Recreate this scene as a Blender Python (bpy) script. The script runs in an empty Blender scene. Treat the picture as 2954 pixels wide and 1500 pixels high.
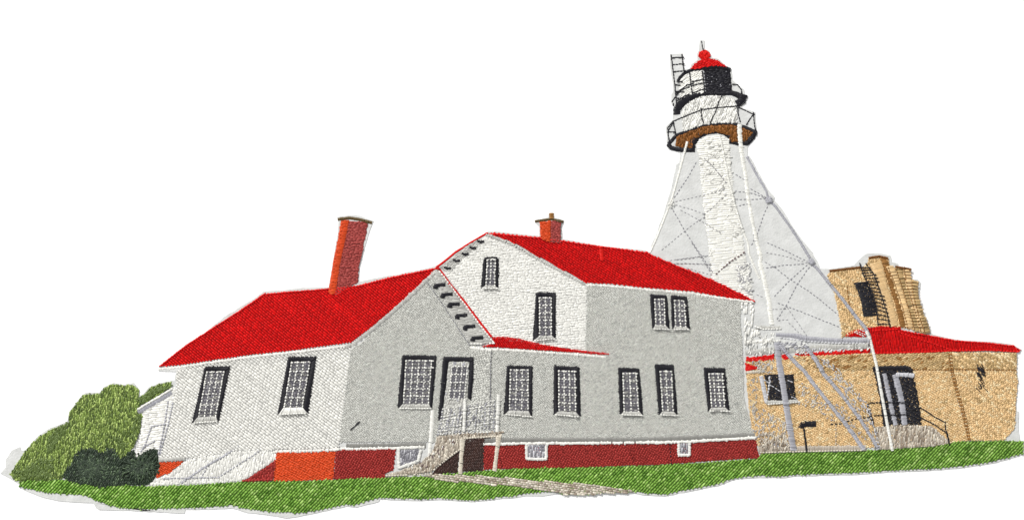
import bpy, math, random
import numpy as np
random.seed(7)
rng = np.random.default_rng(11)
S = 0.0001                      # one design unit = 0.1 mm, the patch is about 29 cm wide
CX, CY = 1477.0, 750.0
scene = bpy.context.scene
COL = scene.collection

# ------------------------------------------------------------------ sheets the design is drawn on
def sheet(ox, oy, s):
    def f(*v):
        return [(ox + v[i]*s, oy + v[i+1]*s) for i in range(0, len(v), 2)]
    return f
A = sheet(0, 0, 1.14674)
B = sheet(0, 1050, .3441)
C = sheet(400, 1000, .38226)
D = sheet(400, 600, .38217)
E = sheet(900, 700, .38217)
F = sheet(1000, 1000, .38226)
G = sheet(1400, 600, .38217)
H = sheet(1400, 950, .38217)
I = sheet(1850, 100, .2905)
J = sheet(1850, 380, .30581)
K = sheet(1950, 700, .30581)
L = sheet(2100, 950, .3441)
M = sheet(2354, 680, .38217)
N = sheet(2454, 950, .3441)
O = sheet(1900, 1000, .30581)
P1 = sheet(780, 980, .19876)

# ------------------------------------------------------------------ thread colours (sRGB 0-255)
THREAD = {
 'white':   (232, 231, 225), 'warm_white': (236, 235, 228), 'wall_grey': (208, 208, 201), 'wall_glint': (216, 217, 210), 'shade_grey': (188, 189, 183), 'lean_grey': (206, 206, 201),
 'skirt':   (142, 141, 136), 'trim':  (196, 195, 189), 'red': (220, 24, 24), 'bright_red': (226, 34, 28),
 'brick':   (158, 54, 50),  'orange': (222, 84, 42), 'chimney_red': (164, 74, 70), 'cap': (92, 74, 42),  # the chimneys use two threads, orange and a dull red
 'grass':   (122, 164, 70), 'grass_dark': (86, 126, 44), 'grass_light': (158, 194, 102),
 'olive':   (136, 158, 80), 'olive_dark': (88, 106, 52), 'olive_light': (178, 198, 114),
 'shrub':   (48, 62, 46), 'shrub_light': (70, 86, 62),
 'black':   (27, 26, 34), 'glass': (104, 102, 109), 'lavender': (176, 176, 183), 'lavender_light': (208, 208, 212),
 'line_grey': (142, 141, 148), 'faint_grey': (170, 169, 172), 'brown_line': (104, 82, 86),
 'tan':     (234, 200, 148), 'tan_shade': (194, 164, 114), 'tan_light': (242, 220, 176), 'tan_deep': (150, 108, 60),
 'stone':   (192, 181, 165), 'stone_light': (222, 213, 196), 'stone_dark': (156, 142, 126),
 'dark_glass': (84, 82, 90), 'umber':   (66, 44, 38), 'copper': (132, 84, 40), 'brown_edge': (112, 72, 34),
}
def lin(c):
    c = c/255.0
    return c/12.92 if c <= .04045 else ((c+.055)/1.055)**2.4
MATS = {}
def thread_mat(key):
    if key in MATS: return MATS[key]
    m = bpy.data.materials.new(key + '_thread'); m.use_nodes = True
    nt = m.node_tree; b = nt.nodes['Principled BSDF']
    r, g, bl = [min(.92, lin(v)*(.95 if min(THREAD[key]) > 220 else .86)) for v in THREAD[key]]
    at = nt.nodes.new('ShaderNodeAttribute'); at.attribute_name = 'tint'
    tc = nt.nodes.new('ShaderNodeTexCoord')
    no = nt.nodes.new('ShaderNodeTexNoise'); no.inputs['Scale'].default_value = 420; no.inputs['Detail'].default_value = 3
    nt.links.new(tc.outputs['Object'], no.inputs['Vector'])
    n2 = nt.nodes.new('ShaderNodeTexNoise'); n2.inputs['Scale'].default_value = 3200; n2.inputs['Detail'].default_value = 2
    nt.links.new(tc.outputs['Object'], n2.inputs['Vector'])
    mr = nt.nodes.new('ShaderNodeMapRange'); mr.inputs['From Min'].default_value = .3; mr.inputs['From Max'].default_value = .7
    mr.inputs['To Min'].default_value = .975; mr.inputs['To Max'].default_value = 1.025
    nt.links.new(no.outputs['Fac'], mr.inputs['Value'])
    m2 = nt.nodes.new('ShaderNodeMapRange'); m2.inputs['From Min'].default_value = .3; m2.inputs['From Max'].default_value = .7
    m2.inputs['To Min'].default_value = .88; m2.inputs['To Max'].default_value = 1.12
    nt.links.new(n2.outputs['Fac'], m2.inputs['Value'])
    a = nt.nodes.new('ShaderNodeMath'); a.operation = 'MULTIPLY'
    nt.links.new(at.outputs['Fac'], a.inputs[0]); nt.links.new(mr.outputs[0], a.inputs[1])
    a2 = nt.nodes.new('ShaderNodeMath'); a2.operation = 'MULTIPLY'
    nt.links.new(a.outputs[0], a2.inputs[0]); nt.links.new(m2.outputs[0], a2.inputs[1])
    vm = nt.nodes.new('ShaderNodeVectorMath'); vm.operation = 'SCALE'
    vm.inputs[0].default_value = (r, g, bl); nt.links.new(a2.outputs[0], vm.inputs['Scale'])
    nt.links.new(vm.outputs[0], b.inputs['Base Color'])
    b.inputs['Roughness'].default_value = .33 if key not in ('black', 'shrub', 'umber') else .5
    b.inputs['Specular IOR Level'].default_value = .7 if key not in ('black', 'shrub', 'umber') else .35
    mx_ = max(r, g, bl); sat = 1-min(r, g, bl)/mx_
    fl = .2 if sat > .8 else .5
    if sat > .3 and mx_ > .08: b.inputs['Specular Tint'].default_value = tuple(fl+(1-fl)*v/mx_ for v in (r, g, bl))+(1,); b.inputs['Roughness'].default_value = .36
    MATS[key] = m
    return m

# ------------------------------------------------------------------ thread builder
HW = .5
CS = [(-1., 0.), (-.62, .72), (0., 1.), (.62, .72), (1., 0.)]
TS = [0., .14, .5, .86, 1.]
ZP = [.05, .78, 1., .78, .05]
WP = [.55, .95, 1., .95, .55]
class Builder:
    def __init__(s): s.st = []; s.under = []; s.mats = []
    def mi(s, c):
        if c not in s.mats: s.mats.append(c)
        return s.mats.index(c)
    def add(s, p, q, z, w, h, c, t=None, e=.05):
        if t is None: t = rng.normal(1, .06)
        s.st.append((p[0], p[1], q[0], q[1], z, w, h, s.mi(c), t, e))
    def sheet(s, poly, z, c, t=.62):
        s.under.append(([(x, y) for x, y in poly], z, s.mi(c), t))
    def build(s, name, parent, label=None):
        V = []; Fc = []; MI = []; T = []
        off = 0
        if s.st:
            a = np.array(s.st, dtype=float); n = len(a)
            p = a[:, 0:2]; q = a[:, 2:4]; d = q-p; ln = np.linalg.norm(d, axis=1)+1e-6
            u = d/ln[:, None]; nrm = np.stack([-u[:, 1], u[:, 0]], 1)
            vs = np.zeros((n, 5, 5, 3))
            bow = rng.normal(0, .35, n)
            for i, t in enumerate(TS):
                c = p + d*t + nrm*(bow*math.sin(t*math.pi))[:, None]
                for j, (cx, cz) in enumerate(CS):
                    vs[:, i, j, 0:2] = c + nrm*(a[:, 5]*.5*cx*WP[i])[:, None]
                    vs[:, i, j, 2] = a[:, 4] + a[:, 6]*cz*(ZP[i]+(a[:, 9]-.05)*(1-ZP[i])/.95)
            V.append(vs.reshape(-1, 3)); T.append(np.repeat(a[:, 8], 25))
            idx = np.arange(25).reshape(5, 5)
            fq = []
            for i in range(4):
                for j in range(4):
                    fq.append([idx[i, j], idx[i, j+1], idx[i+1, j+1], idx[i+1, j]])
            fq = np.array(fq)
            Fq = (fq[None] + (np.arange(n)*25)[:, None, None]).reshape(-1, 4)
            MIq = np.repeat(a[:, 7].astype(int), 16)
            off = n*25
        faces_extra = []; mex = []
        for poly, z, mi, t in s.under:
            area = sum(poly[i][0]*poly[(i+1) % len(poly)][1]-poly[(i+1) % len(poly)][0]*poly[i][1] for i in range(len(poly)))
            if area > 0: poly = poly[::-1]
            V.append(np.array([(x, y, z) for x, y in poly])); T.append(np.full(len(poly), t))
            faces_extra.append(list(range(off, off+len(poly)))); mex.append(mi); off += len(poly)
        V = np.concatenate(V); T = np.concatenate(T)
        V = np.stack([(V[:, 0]-CX)*S, (CY-V[:, 1])*S, V[:, 2]*S], 1)
        loops = []; starts = []; tot = []; mi_all = []
        if s.st:
            loops.append(Fq[:, ::1].reshape(-1)); starts.append(np.arange(len(Fq))*4); tot.append(np.full(len(Fq), 4)); mi_all.append(MIq)
        lo = len(loops[0]) if loops else 0
        for f, m in zip(faces_extra, mex):
            loops.append(np.array(f)); starts.append(np.array([lo])); tot.append(np.array([len(f)])); mi_all.append(np.array([m])); lo += len(f)
        loops = np.concatenate(loops); starts = np.concatenate(starts); tot = np.concatenate(tot); mi_all = np.concatenate(mi_all)
        me = bpy.data.meshes.new(name)
        me.vertices.add(len(V)); me.vertices.foreach_set('co', V.astype(np.float32).ravel())
        me.loops.add(len(loops)); me.loops.foreach_set('vertex_index', loops.astype(np.int32))
        me.polygons.add(len(starts)); me.polygons.foreach_set('loop_start', starts.astype(np.int32)); me.polygons.foreach_set('loop_total', tot.astype(np.int32))
        me.polygons.foreach_set('material_index', mi_all.astype(np.int32))
        for c in s.mats: me.materials.append(thread_mat(c))
        at = me.attributes.new('tint', 'FLOAT', 'POINT'); at.data.foreach_set('value', T.astype(np.float32))
        me.update(calc_edges=True); me.validate()
        me.polygons.foreach_set('use_smooth', np.ones(len(me.polygons), dtype=bool))
        o = bpy.data.objects.new(name, me); COL.objects.link(o); o.parent = parent
        if label: o['label'] = label
        return o

def inset(poly, d):
    n = len(poly); out = []
    ar = sum(poly[i][0]*poly[(i+1) % n][1]-poly[(i+1) % n][0]*poly[i][1] for i in range(n))
    sg = 1 if ar > 0 else -1
    for i in range(n):
        a, b, c = poly[i-1], poly[i], poly[(i+1) % n]
        def nv(p, q):
            dx, dy = q[0]-p[0], q[1]-p[1]; l = math.hypot(dx, dy)+1e-6
            return (-dy/l*sg, dx/l*sg)
        n1, n2 = nv(a, b), nv(b, c); mx, my = n1[0]+n2[0], n1[1]+n2[1]
        l = max(.6, (mx*mx+my*my)/2)
        out.append((b[0]+mx/l*d, b[1]+my/l*d))
    return out

def rows(poly, ang, sp, phase=.5):
    """scan a closed outline with parallel rows; yields (row, u0, u1, frame)"""
    th = math.radians(-ang); cu, su = math.cos(th), math.sin(th)
    pts = [(x*cu+y*su, -x*su+y*cu) for x, y in poly]
    v0 = min(p[1] for p in pts); v1 = max(p[1] for p in pts)
    k0 = math.floor(v0/sp); k1 = math.ceil(v1/sp)
    for k in range(k0, k1+1):
        v = (k+phase)*sp; xs = []
        for i in range(len(pts)):
            a, b = pts[i], pts[(i+1) % len(pts)]
            if (a[1] <= v) != (b[1] <= v): xs.append(a[0]+(v-a[1])/(b[1]-a[1])*(b[0]-a[0]))
        xs.sort()
        for i in range(0, len(xs)-1, 2): yield k, v, xs[i], xs[i+1], cu, su

GS = 3.0
HM = np.full((int(1560/GS), int(3020/GS)), 2.4)      # how high the stitching already stands, so that later stitches lie on it
def hget(x, y):
    i, j = int(y/GS), int(x/GS)
    return HM[i, j] if 0 <= i < HM.shape[0] and 0 <= j < HM.shape[1] else 2.4
def hset(x, y, v):
    i, j = int(y/GS), int(x/GS)
    if 0 <= i < HM.shape[0] and 0 <= j < HM.shape[1] and HM[i, j] < v: HM[i, j] = v
def cells(poly):
    out = []
    for k, v, u0, u1, cu, su in rows(poly, 0, GS):
        i = int(v/GS)
        for j in range(max(0, int(u0/GS)), min(HM.shape[1]-1, int(u1/GS))+1):
            if 0 <= i < HM.shape[0]: out.append((i, j))
    return out
def on_top(p, q):
    return max(hget(p[0]+(q[0]-p[0])*f, p[1]+(q[1]-p[1])*f) for f in (0, .25, .5, .75, 1))
def settle(b, n0):
    """lay the stitches added since n0 down on what is under them"""
    new = []
    for k in range(n0, len(b.st)):
        t = list(b.st[k]); t[4] = on_top(t[0:2], t[2:4])-.1+rng.random()*.25; b.st[k] = tuple(t); new.append(t)
    for t in new:
        m = max(2, int(math.hypot(t[2]-t[0], t[3]-t[1])/GS))
        for i in range(m+1):
            f = i/m; hset(t[0]+(t[2]-t[0])*f, t[1]+(t[3]-t[1])*f, t[4]+t[6]*.8)

def fill(b, poly, col, ang=0, sp=5, ln=12, z=4, off=.33, jit=.12, edge=1.2, w=None, h=2.4, tint=.06, alt=None, altp=0, density=1, wob=.25, under=True, ut=.6, tf=None, ptf=None, eh=.05):
    w = w or sp*1.12
    cl = cells(poly)
    if cl and under: z = max(z if z < 3.6 else 2.8, float(np.percentile([HM[c] for c in cl], 88))-.1)
    for c in cl: HM[c] = max(HM[c], z+h*.85)
    if under: b.sheet(inset(poly, 1.2), z, col, ut)  # underlay tinted darker than its thread: shade between stitches painted in
    tones = {}
    for k, v, u0, u1, cu, su in rows(poly, ang, sp):
        rt = rng.normal(0, tint*(.5 if ln > 8 else .12))
        u0 += rng.normal(0, edge); u1 += rng.normal(0, edge)
        if u1-u0 < 1.5: continue
        ph = (k*off) % 1.0*ln
        cuts = [u0]
        c = math.floor((u0-ph)/ln)*ln+ph+ln
        while c < u1-1.5:
            cj = c+rng.normal(0, jit*ln)
            if cj > cuts[-1]+2 and cj < u1-1: cuts.append(cj)
            c += ln
        cuts.append(u1)
        for a, e in zip(cuts[:-1], cuts[1:]):
            if density < 1 and rng.random() > density: continue
            va = v+rng.normal(0, wob); ve = v+rng.normal(0, wob)
            p = (a*cu-va*su, a*su+va*cu); q = (e*cu-ve*su, e*su+ve*cu)
            c_ = col
            pp = altp if ptf is None else ptf(p[0], p[1])
            if alt and rng.random() < pp: c_ = alt if isinstance(alt, str) else alt[rng.integers(len(alt))]
            t = 1+rt+rng.normal(0, tint)
            if tf: t *= tf(p[0], p[1])
            b.add(p, q, z+.15+rng.random()*.25, w*rng.uniform(.92, 1.08), h*rng.uniform(.85, 1.15), c_, max(.3, t), eh)

def resample(path, sp):
    out = []; acc = 0.
    for (x0, y0), (x1, y1) in zip(path[:-1], path[1:]):
        l = math.hypot(x1-x0, y1-y0)
        if l < 1e-6: continue
        d = acc
        while d < l:
            out.append((x0+(x1-x0)*d/l, y0+(y1-y0)*d/l, (x1-x0)/l, (y1-y0)/l)); d += sp
        acc = d-l
    return out

def satin(b, path, width, col, z=7, sp=3.3, w=None, h=3.0, slant=0., jag=.8, tint=.06, tf=None, under=True):
    """short stitches laid side by side across a path"""
    w = w or sp*1.2; pts = resample(path, sp); n = len(pts); n0 = len(b.st); h = h*.8
    if n == 0: return
    left = []; right = []
    sl = math.radians(slant)
    # smooth the directions so that corners fan out
    dx = np.array([p[2] for p in pts]); dy = np.array([p[3] for p in pts])
    kk = max(1, int((max(width) if isinstance(width, (list, tuple)) else width)/sp/2))
    def sm(a):
        return np.array([a[max(0, i-kk):i+kk+1].mean() for i in range(len(a))])
    dx, dy = sm(dx), sm(dy)
    for i, (x, y, _, _) in enumerate(pts):
        l = math.hypot(dx[i], dy[i])+1e-6; ux, uy = dx[i]/l, dy[i]/l
        nx, ny = -uy, ux
        nx, ny = nx*math.cos(sl)-ny*math.sin(sl), nx*math.sin(sl)+ny*math.cos(sl)
        f = i/max(1, n-1)
        wd = (width if not isinstance(width, (list, tuple)) else np.interp(f, np.linspace(0, 1, len(width)), width))/2
        a = wd+abs(rng.normal(0, jag)); c = wd+abs(rng.normal(0, jag))
        t = rng.normal(1, tint)
        if tf: t *= tf(x, y)
        b.add((x-nx*a, y-ny*a), (x+nx*c, y+ny*c), z+.15+rng.random()*.2, w, h*rng.uniform(.9, 1.1), col, t)
        left.append((x-nx*wd*.8, y-ny*wd*.8)); right.append((x+nx*wd*.8, y+ny*wd*.8))
    settle(b, n0)

def satin_fan(b, pa, pb, n, col, z=7, w=4, h=3.0, jag=1.2, tint=.06):
    """stitches spanning from edge pa to edge pb (two polylines)"""
    def at(path, f):
        L_ = [math.hypot(q[0]-p[0], q[1]-p[1]) for p, q in zip(path[:-1], path[1:])]; t = f*sum(L_)
        for (p, q), l in zip(zip(path[:-1], path[1:]), L_):
            if t <= l+1e-9: return (p[0]+(q[0]-p[0])*t/max(l, 1e-6), p[1]+(q[1]-p[1])*t/max(l, 1e-6))
            t -= l
        return path[-1]
    n0 = len(b.st)
    for i in range(n):
        f = (i+.5)/n; p = at(pa, f); q = at(pb, f)
        l = math.hypot(q[0]-p[0], q[1]-p[1])+1e-6; u = ((q[0]-p[0])/l, (q[1]-p[1])/l)
        e = abs(rng.normal(0, jag)) + (jag if i % 2 else 0); g = abs(rng.normal(0, jag*.3))
        b.add((p[0]-u[0]*e, p[1]-u[1]*e), (q[0]+u[0]*g, q[1]+u[1]*g), z+.15+rng.random()*.2, w, h, col, rng.normal(1, tint))
    settle(b, n0)

def run(b, path, ln, gap, col, z=6, w=3.2, h=2.2, jit=.6, tint=.08, t0=1.):
    """running stitches along a path"""
    per = ln+gap; n0 = len(b.st)
    for x, y, ux, uy in resample(path, per):
        b.add((x+rng.normal(0, jit*.5), y+rng.normal(0, jit*.5)), (x+ux*ln+rng.normal(0, jit*.5), y+uy*ln+rng.normal(0, jit*.5)), z+rng.random()*.2, w, h, col, t0*rng.normal(1, tint))
    settle(b, n0)

def scatter(b, poly, n, cols, ang, ln, z, w=3.2, h=2.2, spread=25):
    xs = [p[0] for p in poly]; ys = [p[1] for p in poly]
    def ins(x, y):
        r = False
        for i in range(len(poly)):
            (x0, y0), (x1, y1) = poly[i], poly[(i+1) % len(poly)]
            if (y0 > y) != (y1 > y) and x < (x1-x0)*(y-y0)/(y1-y0)+x0: r = not r
        return r
    k = 0; n0 = len(b.st)
    while k < n:
        x, y = rng.uniform(min(xs), max(xs)), rng.uniform(min(ys), max(ys))
        if not ins(x, y): continue
        k += 1; th = math.radians(-(ang+rng.normal(0, spread))); l = ln*rng.uniform(.7, 1.3)/2
        b.add((x-math.cos(th)*l, y-math.sin(th)*l), (x+math.cos(th)*l, y+math.sin(th)*l), z+rng.random()*.5, w, h, cols[rng.integers(len(cols))], rng.normal(1, .08))
    settle(b, n0)

def lerp(a, b, f): return (a[0]+(b[0]-a[0])*f, a[1]+(b[1]-a[1])*f)

# ------------------------------------------------------------------ the patch
patch = bpy.data.objects.new('embroidered_patch', None); COL.objects.link(patch)
patch['label'] = 'embroidered patch of a white lighthouse station with red roofs, stitched on pale cloth'
patch['category'] = 'embroidered patch'
def group_part(name, label=None):
    pass

# backing cloth, cut round the stitching
OUT = (B(0,912, 45,865, 45,800, 95,725, 165,692, 172,722, 210,722, 262,655, 345,580, 420,535, 490,510, 560,478, 578,400, 625,335, 680,265, 715,237, 830,240, 880,185, 950,156, 1020,170, 1120,156, 1165,210, 1166,262, 1200,248, 1245,193, 1330,158, 1440,136)
 + C(268,256, 268,235, 283,188, 150,182, 141,163, 180,128, 240,78, 330,18)
 + D(350,1030, 490,948, 560,888, 640,823, 760,748, 860,688, 940,630, 1100,618, 1240,602, 1432,598, 1442,540, 1500,200, 1507,110, 1500,84)
 + A(848,545, 880,541, 905,543, 940,556, 932,575) + E(388,60, 360,170, 352,293, 470,272, 640,238, 850,198, 930,176, 1000,126, 1080,58, 1190,-4)
 + A(1228,582, 1250,583) + G(70,175, 200,188, 405,210, 408,140, 378,112, 375,90, 475,73, 478,40, 517,40, 520,68, 594,93, 592,118, 574,150, 582,233, 740,260, 890,286, 1060,303, 1215,320, 1240,333)
 + J(80,1115, 95,1070, 150,940, 213,770, 248,650, 283,530, 328,310, 360,290, 362,200)
 + I(270,1137, 250,1112, 250,1000, 240,918, 308,850, 320,720, 300,690, 298,600, 318,560, 285,300, 284,193, 412,190, 417,260, 432,345, 482,340, 498,298, 556,250, 552,190, 576,155, 572,130, 582,58, 628,58, 628,146, 670,160, 698,225, 765,240, 856,320, 898,343, 903,450, 950,488, 1022,545, 1030,640, 1000,692, 1000,730, 1132,768, 1147,992, 1062,1102)
 + J(1005,150, 1005,225, 1024,230, 1072,320, 1192,540, 1217,570, 1257,612, 1258,645, 1332,730, 1402,850, 1502,1000, 1602,1120, 1637,1160)
 + K(1280,88, 1332,170, 1362,245, 1450,248, 1680,215, 1720,170, 1790,108, 1905,93)
 + M(480,130, 565,153, 573,200, 618,210, 622,232, 718,246, 727,330, 770,328, 790,355, 784,400, 774,490, 804,560, 838,630, 868,735, 960,763, 1100,788, 1320,798, 1490,818, 1552,862, 1517,886, 1517,1000, 1532,1100)
 + N(1407,430, 1392,560, 1387,680, 1412,690, 1407,850, 1422,930, 1453,933, 1453,1045, 1300,1092, 1180,1122, 950,1157, 850,1167, 650,1182, 350,1192, 100,1212, 0,1217)
 + O(1300,1218, 1200,1236, 1000,1232, 750,1244, 640,1274, 560,1310)
 + H(1350,1257, 1200,1250, 1100,1228, 880,1234, 800,1252, 600,1250, 540,1240, 430,1257, 300,1254, 200,1272, 90,1278, 0,1292)
 + F(940,1167, 700,1152, 560,1162, 500,1162, 250,1150, 245,1167, 70,1210, 0,1202)
 + C(1200,1280, 1110,1292, 1000,1270, 820,1252, 700,1215, 600,1225, 450,1227, 348,1227, 344,1257, 0,1238)
 + B(1300,1230, 1000,1225, 830,1220, 800,1202, 780,1162, 520,1152, 380,1120, 240,1072, 160,1030, 150,1000, 60,945))
def cloth_mat():
    m = bpy.data.materials.new('pale_backing_cloth'); m.use_nodes = True
    nt = m.node_tree; b = nt.nodes['Principled BSDF']; b.inputs['Roughness'].default_value = .9
    tc = nt.nodes.new('ShaderNodeTexCoord')
    no = nt.nodes.new('ShaderNodeTexNoise'); no.inputs['Scale'].default_value = 300; no.inputs['Detail'].default_value = 7; no.inputs['Roughness'].default_value = .62
    nt.links.new(tc.outputs['Object'], no.inputs['Vector'])
    cr = nt.nodes.new('ShaderNodeValToRGB')
    cr.color_ramp.elements[0].position = .3; cr.color_ramp.elements[0].color = (.545, .55, .535, 1)
    cr.color_ramp.elements[1].position = .72; cr.color_ramp.elements[1].color = (.685, .69, .675, 1)
    nt.links.new(no.outputs['Fac'], cr.inputs[0]); nt.links.new(cr.outputs[0], b.inputs['Base Color'])
    n2 = nt.nodes.new('ShaderNodeTexNoise'); n2.inputs['Scale'].default_value = 1800; n2.inputs['Detail'].default_value = 4
    nt.links.new(tc.outputs['Object'], n2.inputs['Vector'])
    bp = nt.nodes.new('ShaderNodeBump'); bp.inputs['Strength'].default_value = .5; bp.inputs['Distance'].default_value = .0003
    nt.links.new(n2.outputs['Fac'], bp.inputs['Height']); nt.links.new(bp.outputs[0], b.inputs['Normal'])
    return m
def backing():
    pts = []
    n = len(OUT)
    for i in range(n):
        a, c = OUT[i], OUT[(i+1) % n]; l = math.hypot(c[0]-a[0], c[1]-a[1]); k = max(1, int(l/14))
        for j in range(k):
            x, y = lerp(a, c, j/k); pts.append((x+rng.normal(0, .5), y+rng.normal(0, .5)))
    ar = sum(pts[i][0]*pts[(i+1) % len(pts)][1]-pts[(i+1) % len(pts)][0]*pts[i][1] for i in range(len(pts)))
    if ar > 0: pts = pts[::-1]
    m = len(pts)
    V = [((x-CX)*S, (CY-y)*S, 2.4*S) for x, y in pts]+[((x-CX)*S, (CY-y)*S, .2*S) for x, y in pts]
    Fs = [list(range(m)), list(range(2*m-1, m-1, -1))]+[[i, i+m, (i+1) % m+m, (i+1) % m] for i in range(m)]
    me = bpy.data.meshes.new('backing_cloth'); me.from_pydata(V, [], Fs); me.materials.append(cloth_mat()); me.update()
    o = bpy.data.objects.new('backing_cloth', me); COL.objects.link(o); o.parent = patch
backing()

L1, L2, L3, L4, L5 = 2.8, 5.2, 7.6, 10.0, 12.4

# ------------------------------------------------------------------ grass and path
GR = (B(160,985, 250,972, 530,965, 720,1000, 860,1022, 1050,1010, 1220,1022) + C(60,1050, 400,1040, 780,1014, 1308,1008)
 + F(0,993, 290,985, 560,975, 870,945, 1140,925, 1308,918) + H(90,1050, 700,1038, 1350,1022) + O(0,1112, 400,1090, 940,1052, 960,1005, 1240,995, 1308,990)
 + N(0,1022, 340,1000, 700,978, 830,950, 900,935, 1290,930, 1453,936, 1448,1040, 1300,1080, 1180,1112, 940,1147, 700,1167, 400,1181, 100,1197, 0,1204)
 + O(1300,1206, 1200,1222, 1000,1216, 800,1228, 640,1262, 560,1295) + H(1350,1245, 1250,1240, 1130,1226, 880,1234, 800,1248, 600,1246, 500,1222, 300,1240, 200,1258, 90,1266, 0,1283)
 + F(940,1160, 700,1142, 560,1150, 250,1140, 150,1165, 60,1195, 0,1190)
 + C(1300,1245, 1200,1255, 1000,1245, 820,1225, 700,1195, 600,1205, 450,1215, 200,1222, 0,1225)
 + B(1200,1212, 1000,1205, 900,1180, 800,1140, 700,1100, 520,1090, 380,1075, 250,1050, 160,1025))
g = Builder()
def gt(x, y): return 1.04 - .10*max(0, (x-1700)/1250)
fill(g, GR, 'grass', ang=47, sp=7.2, ln=10, z=L1, off=.37, jit=.25, edge=1.6, w=6.4, h=4, tint=.1, alt=['grass_light', 'grass_dark'], altp=.3, wob=.4, ut=.34, eh=.55, tf=gt)
g.build('grass_lawn', patch)
p = Builder()
PATH = F(570,975, 640,958, 860,967, 1100,975) + H(0,1105, 320,1132, 520,1150, 820,1167, 1000,1195, 1130,1226, 1050,1236, 880,1236, 800,1250, 600,1247, 500,1222, 250,1187, 0,1165) + F(1000,1032, 760,1008)
fill(p, PATH, 'stone', ang=-8, sp=6, ln=11, z=L1+2.4, off=.5, jit=.15, edge=2, h=2.6, tint=.09, alt=['stone_light', 'stone_dark'], altp=.35, wob=.7, ut=.5)
p.build('footpath', patch, 'beige stitched path across the lawn')

# ------------------------------------------------------------------ shrubs
def ol(x, y): return 1.0
BUSH = B(520,965, 400,960, 420,760, 500,640, 560,560, 570,480, 580,400, 640,325, 700,252, 830,247, 885,190, 950,165, 1020,180, 1110,168, 1160,215, 1168,330, 1195,430, 1172,560, 1135,650, 1120,705, 1060,750, 1000,810, 960,760, 930,710, 850,750, 780,705, 700,730, 640,770, 600,850, 560,900)
def bsh(poly, ang, name, pt, label, pdark=.22):
    b = Builder()
    fill(b, poly, 'olive', ang=ang, sp=4.2, ln=9.5, z=pt, off=.37, jit=.35, edge=2.0, w=4.3, h=2.8, tint=.12, alt=['olive_light', 'olive_dark', 'olive_dark'], altp=.36, wob=1.0, ut=.4)
    return b
b = bsh(B(130,985, 80,925, 125,850, 195,745, 280,650, 350,590, 430,545, 490,520, 562,490, 560,580, 500,660, 440,760, 420,960, 300,975), 78, '', L1, '')
scatter(b, B(180,960, 190,890, 330,800, 440,790, 450,960), 150, ['olive_dark'], 75, 15, L1+1.2, w=4)
scatter(b, B(400,760, 400,640, 460,560, 560,500, 560,560, 500,620, 440,720), 110, ['olive_dark'], 75, 15, L1+1.2, w=4)
scatter(b, B(130,960, 110,880, 250,940, 250,970), 30, ['olive_dark'], 60, 12, L1+1.2, w=4)
b.build('shrub', patch, 'low olive green shrub at the left tip')
b = bsh(BUSH, 86, '', L1+.6, '')
scatter(b, B(1080,640, 1150,400, 1175,440, 1165,560, 1130,650), 60, ['olive_dark'], 85, 15, L1+1.8, w=4)
scatter(b, B(780,700, 900,640, 1060,560, 1130,600, 1000,760, 900,700), 60, ['olive_dark'], 95, 15, L1+1.8, w=4)
scatter(b, BUSH, 260, ['olive_light', 'olive_dark'], 86, 9, L1+1.8, w=3.6)
b.build('shrub', patch, 'tall round olive green shrub')
b = bsh(B(1165,350, 1168,270, 1200,257, 1250,200, 1330,166, 1440,146, 1425,200, 1300,280, 1180,345), 50, '', L1, '')
scatter(b, B(1168,340, 1170,280, 1290,210, 1400,160, 1430,190, 1300,270), 60, ['olive_dark'], 40, 14, L1+1.5, w=4)
b.build('shrub', patch, 'small olive green shrub behind the porch')
def dark(poly, cx, cy, z):
    b = Builder()
    fill(b, poly, 'shrub', ang=60, sp=4.6, ln=12, z=z, jit=.3, edge=2.5, h=2.6, tint=.16, alt=['shrub_light'], altp=.2, wob=1.2, ut=.5)
    # stitches fanning out from the middle
    for _ in range(int(len(poly)*22)):
        th = rng.uniform(0, 2*math.pi); x0, y0 = cx+rng.normal(0, 14), cy+rng.normal(0, 9)
        r = rng.uniform(4, 26); l = rng.uniform(9, 16)
        b.add((x0+math.cos(th)*r, y0+math.sin(th)*r), (x0+math.cos(th)*(r+l), y0+math.sin(th)*(r+l)), z+1.5, 3.6, 2.2, 'shrub_light' if rng.random() < .25 else 'shrub', rng.normal(1, .15))
    return b
b = dark(B(525,945, 545,900, 580,850, 605,830, 620,760, 700,710, 760,700, 850,745, 900,700, 960,700, 1005,800, 1030,900, 1040,1010, 860,1030, 720,1010, 600,990), 265, 1350, L1+2.6)
b.build('dark_shrub', patch, 'large dark green shrub')
b = dark(B(1000,810, 1040,745, 1120,712, 1142,790, 1165,785, 1200,740, 1250,710, 1318,705, 1327,760, 1340,830, 1320,920, 1290,980, 1210,1022, 1040,1012), 405, 1345, L1+3.2)
b.build('dark_shrub', patch, 'smaller dark green shrub beside the porch')

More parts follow.
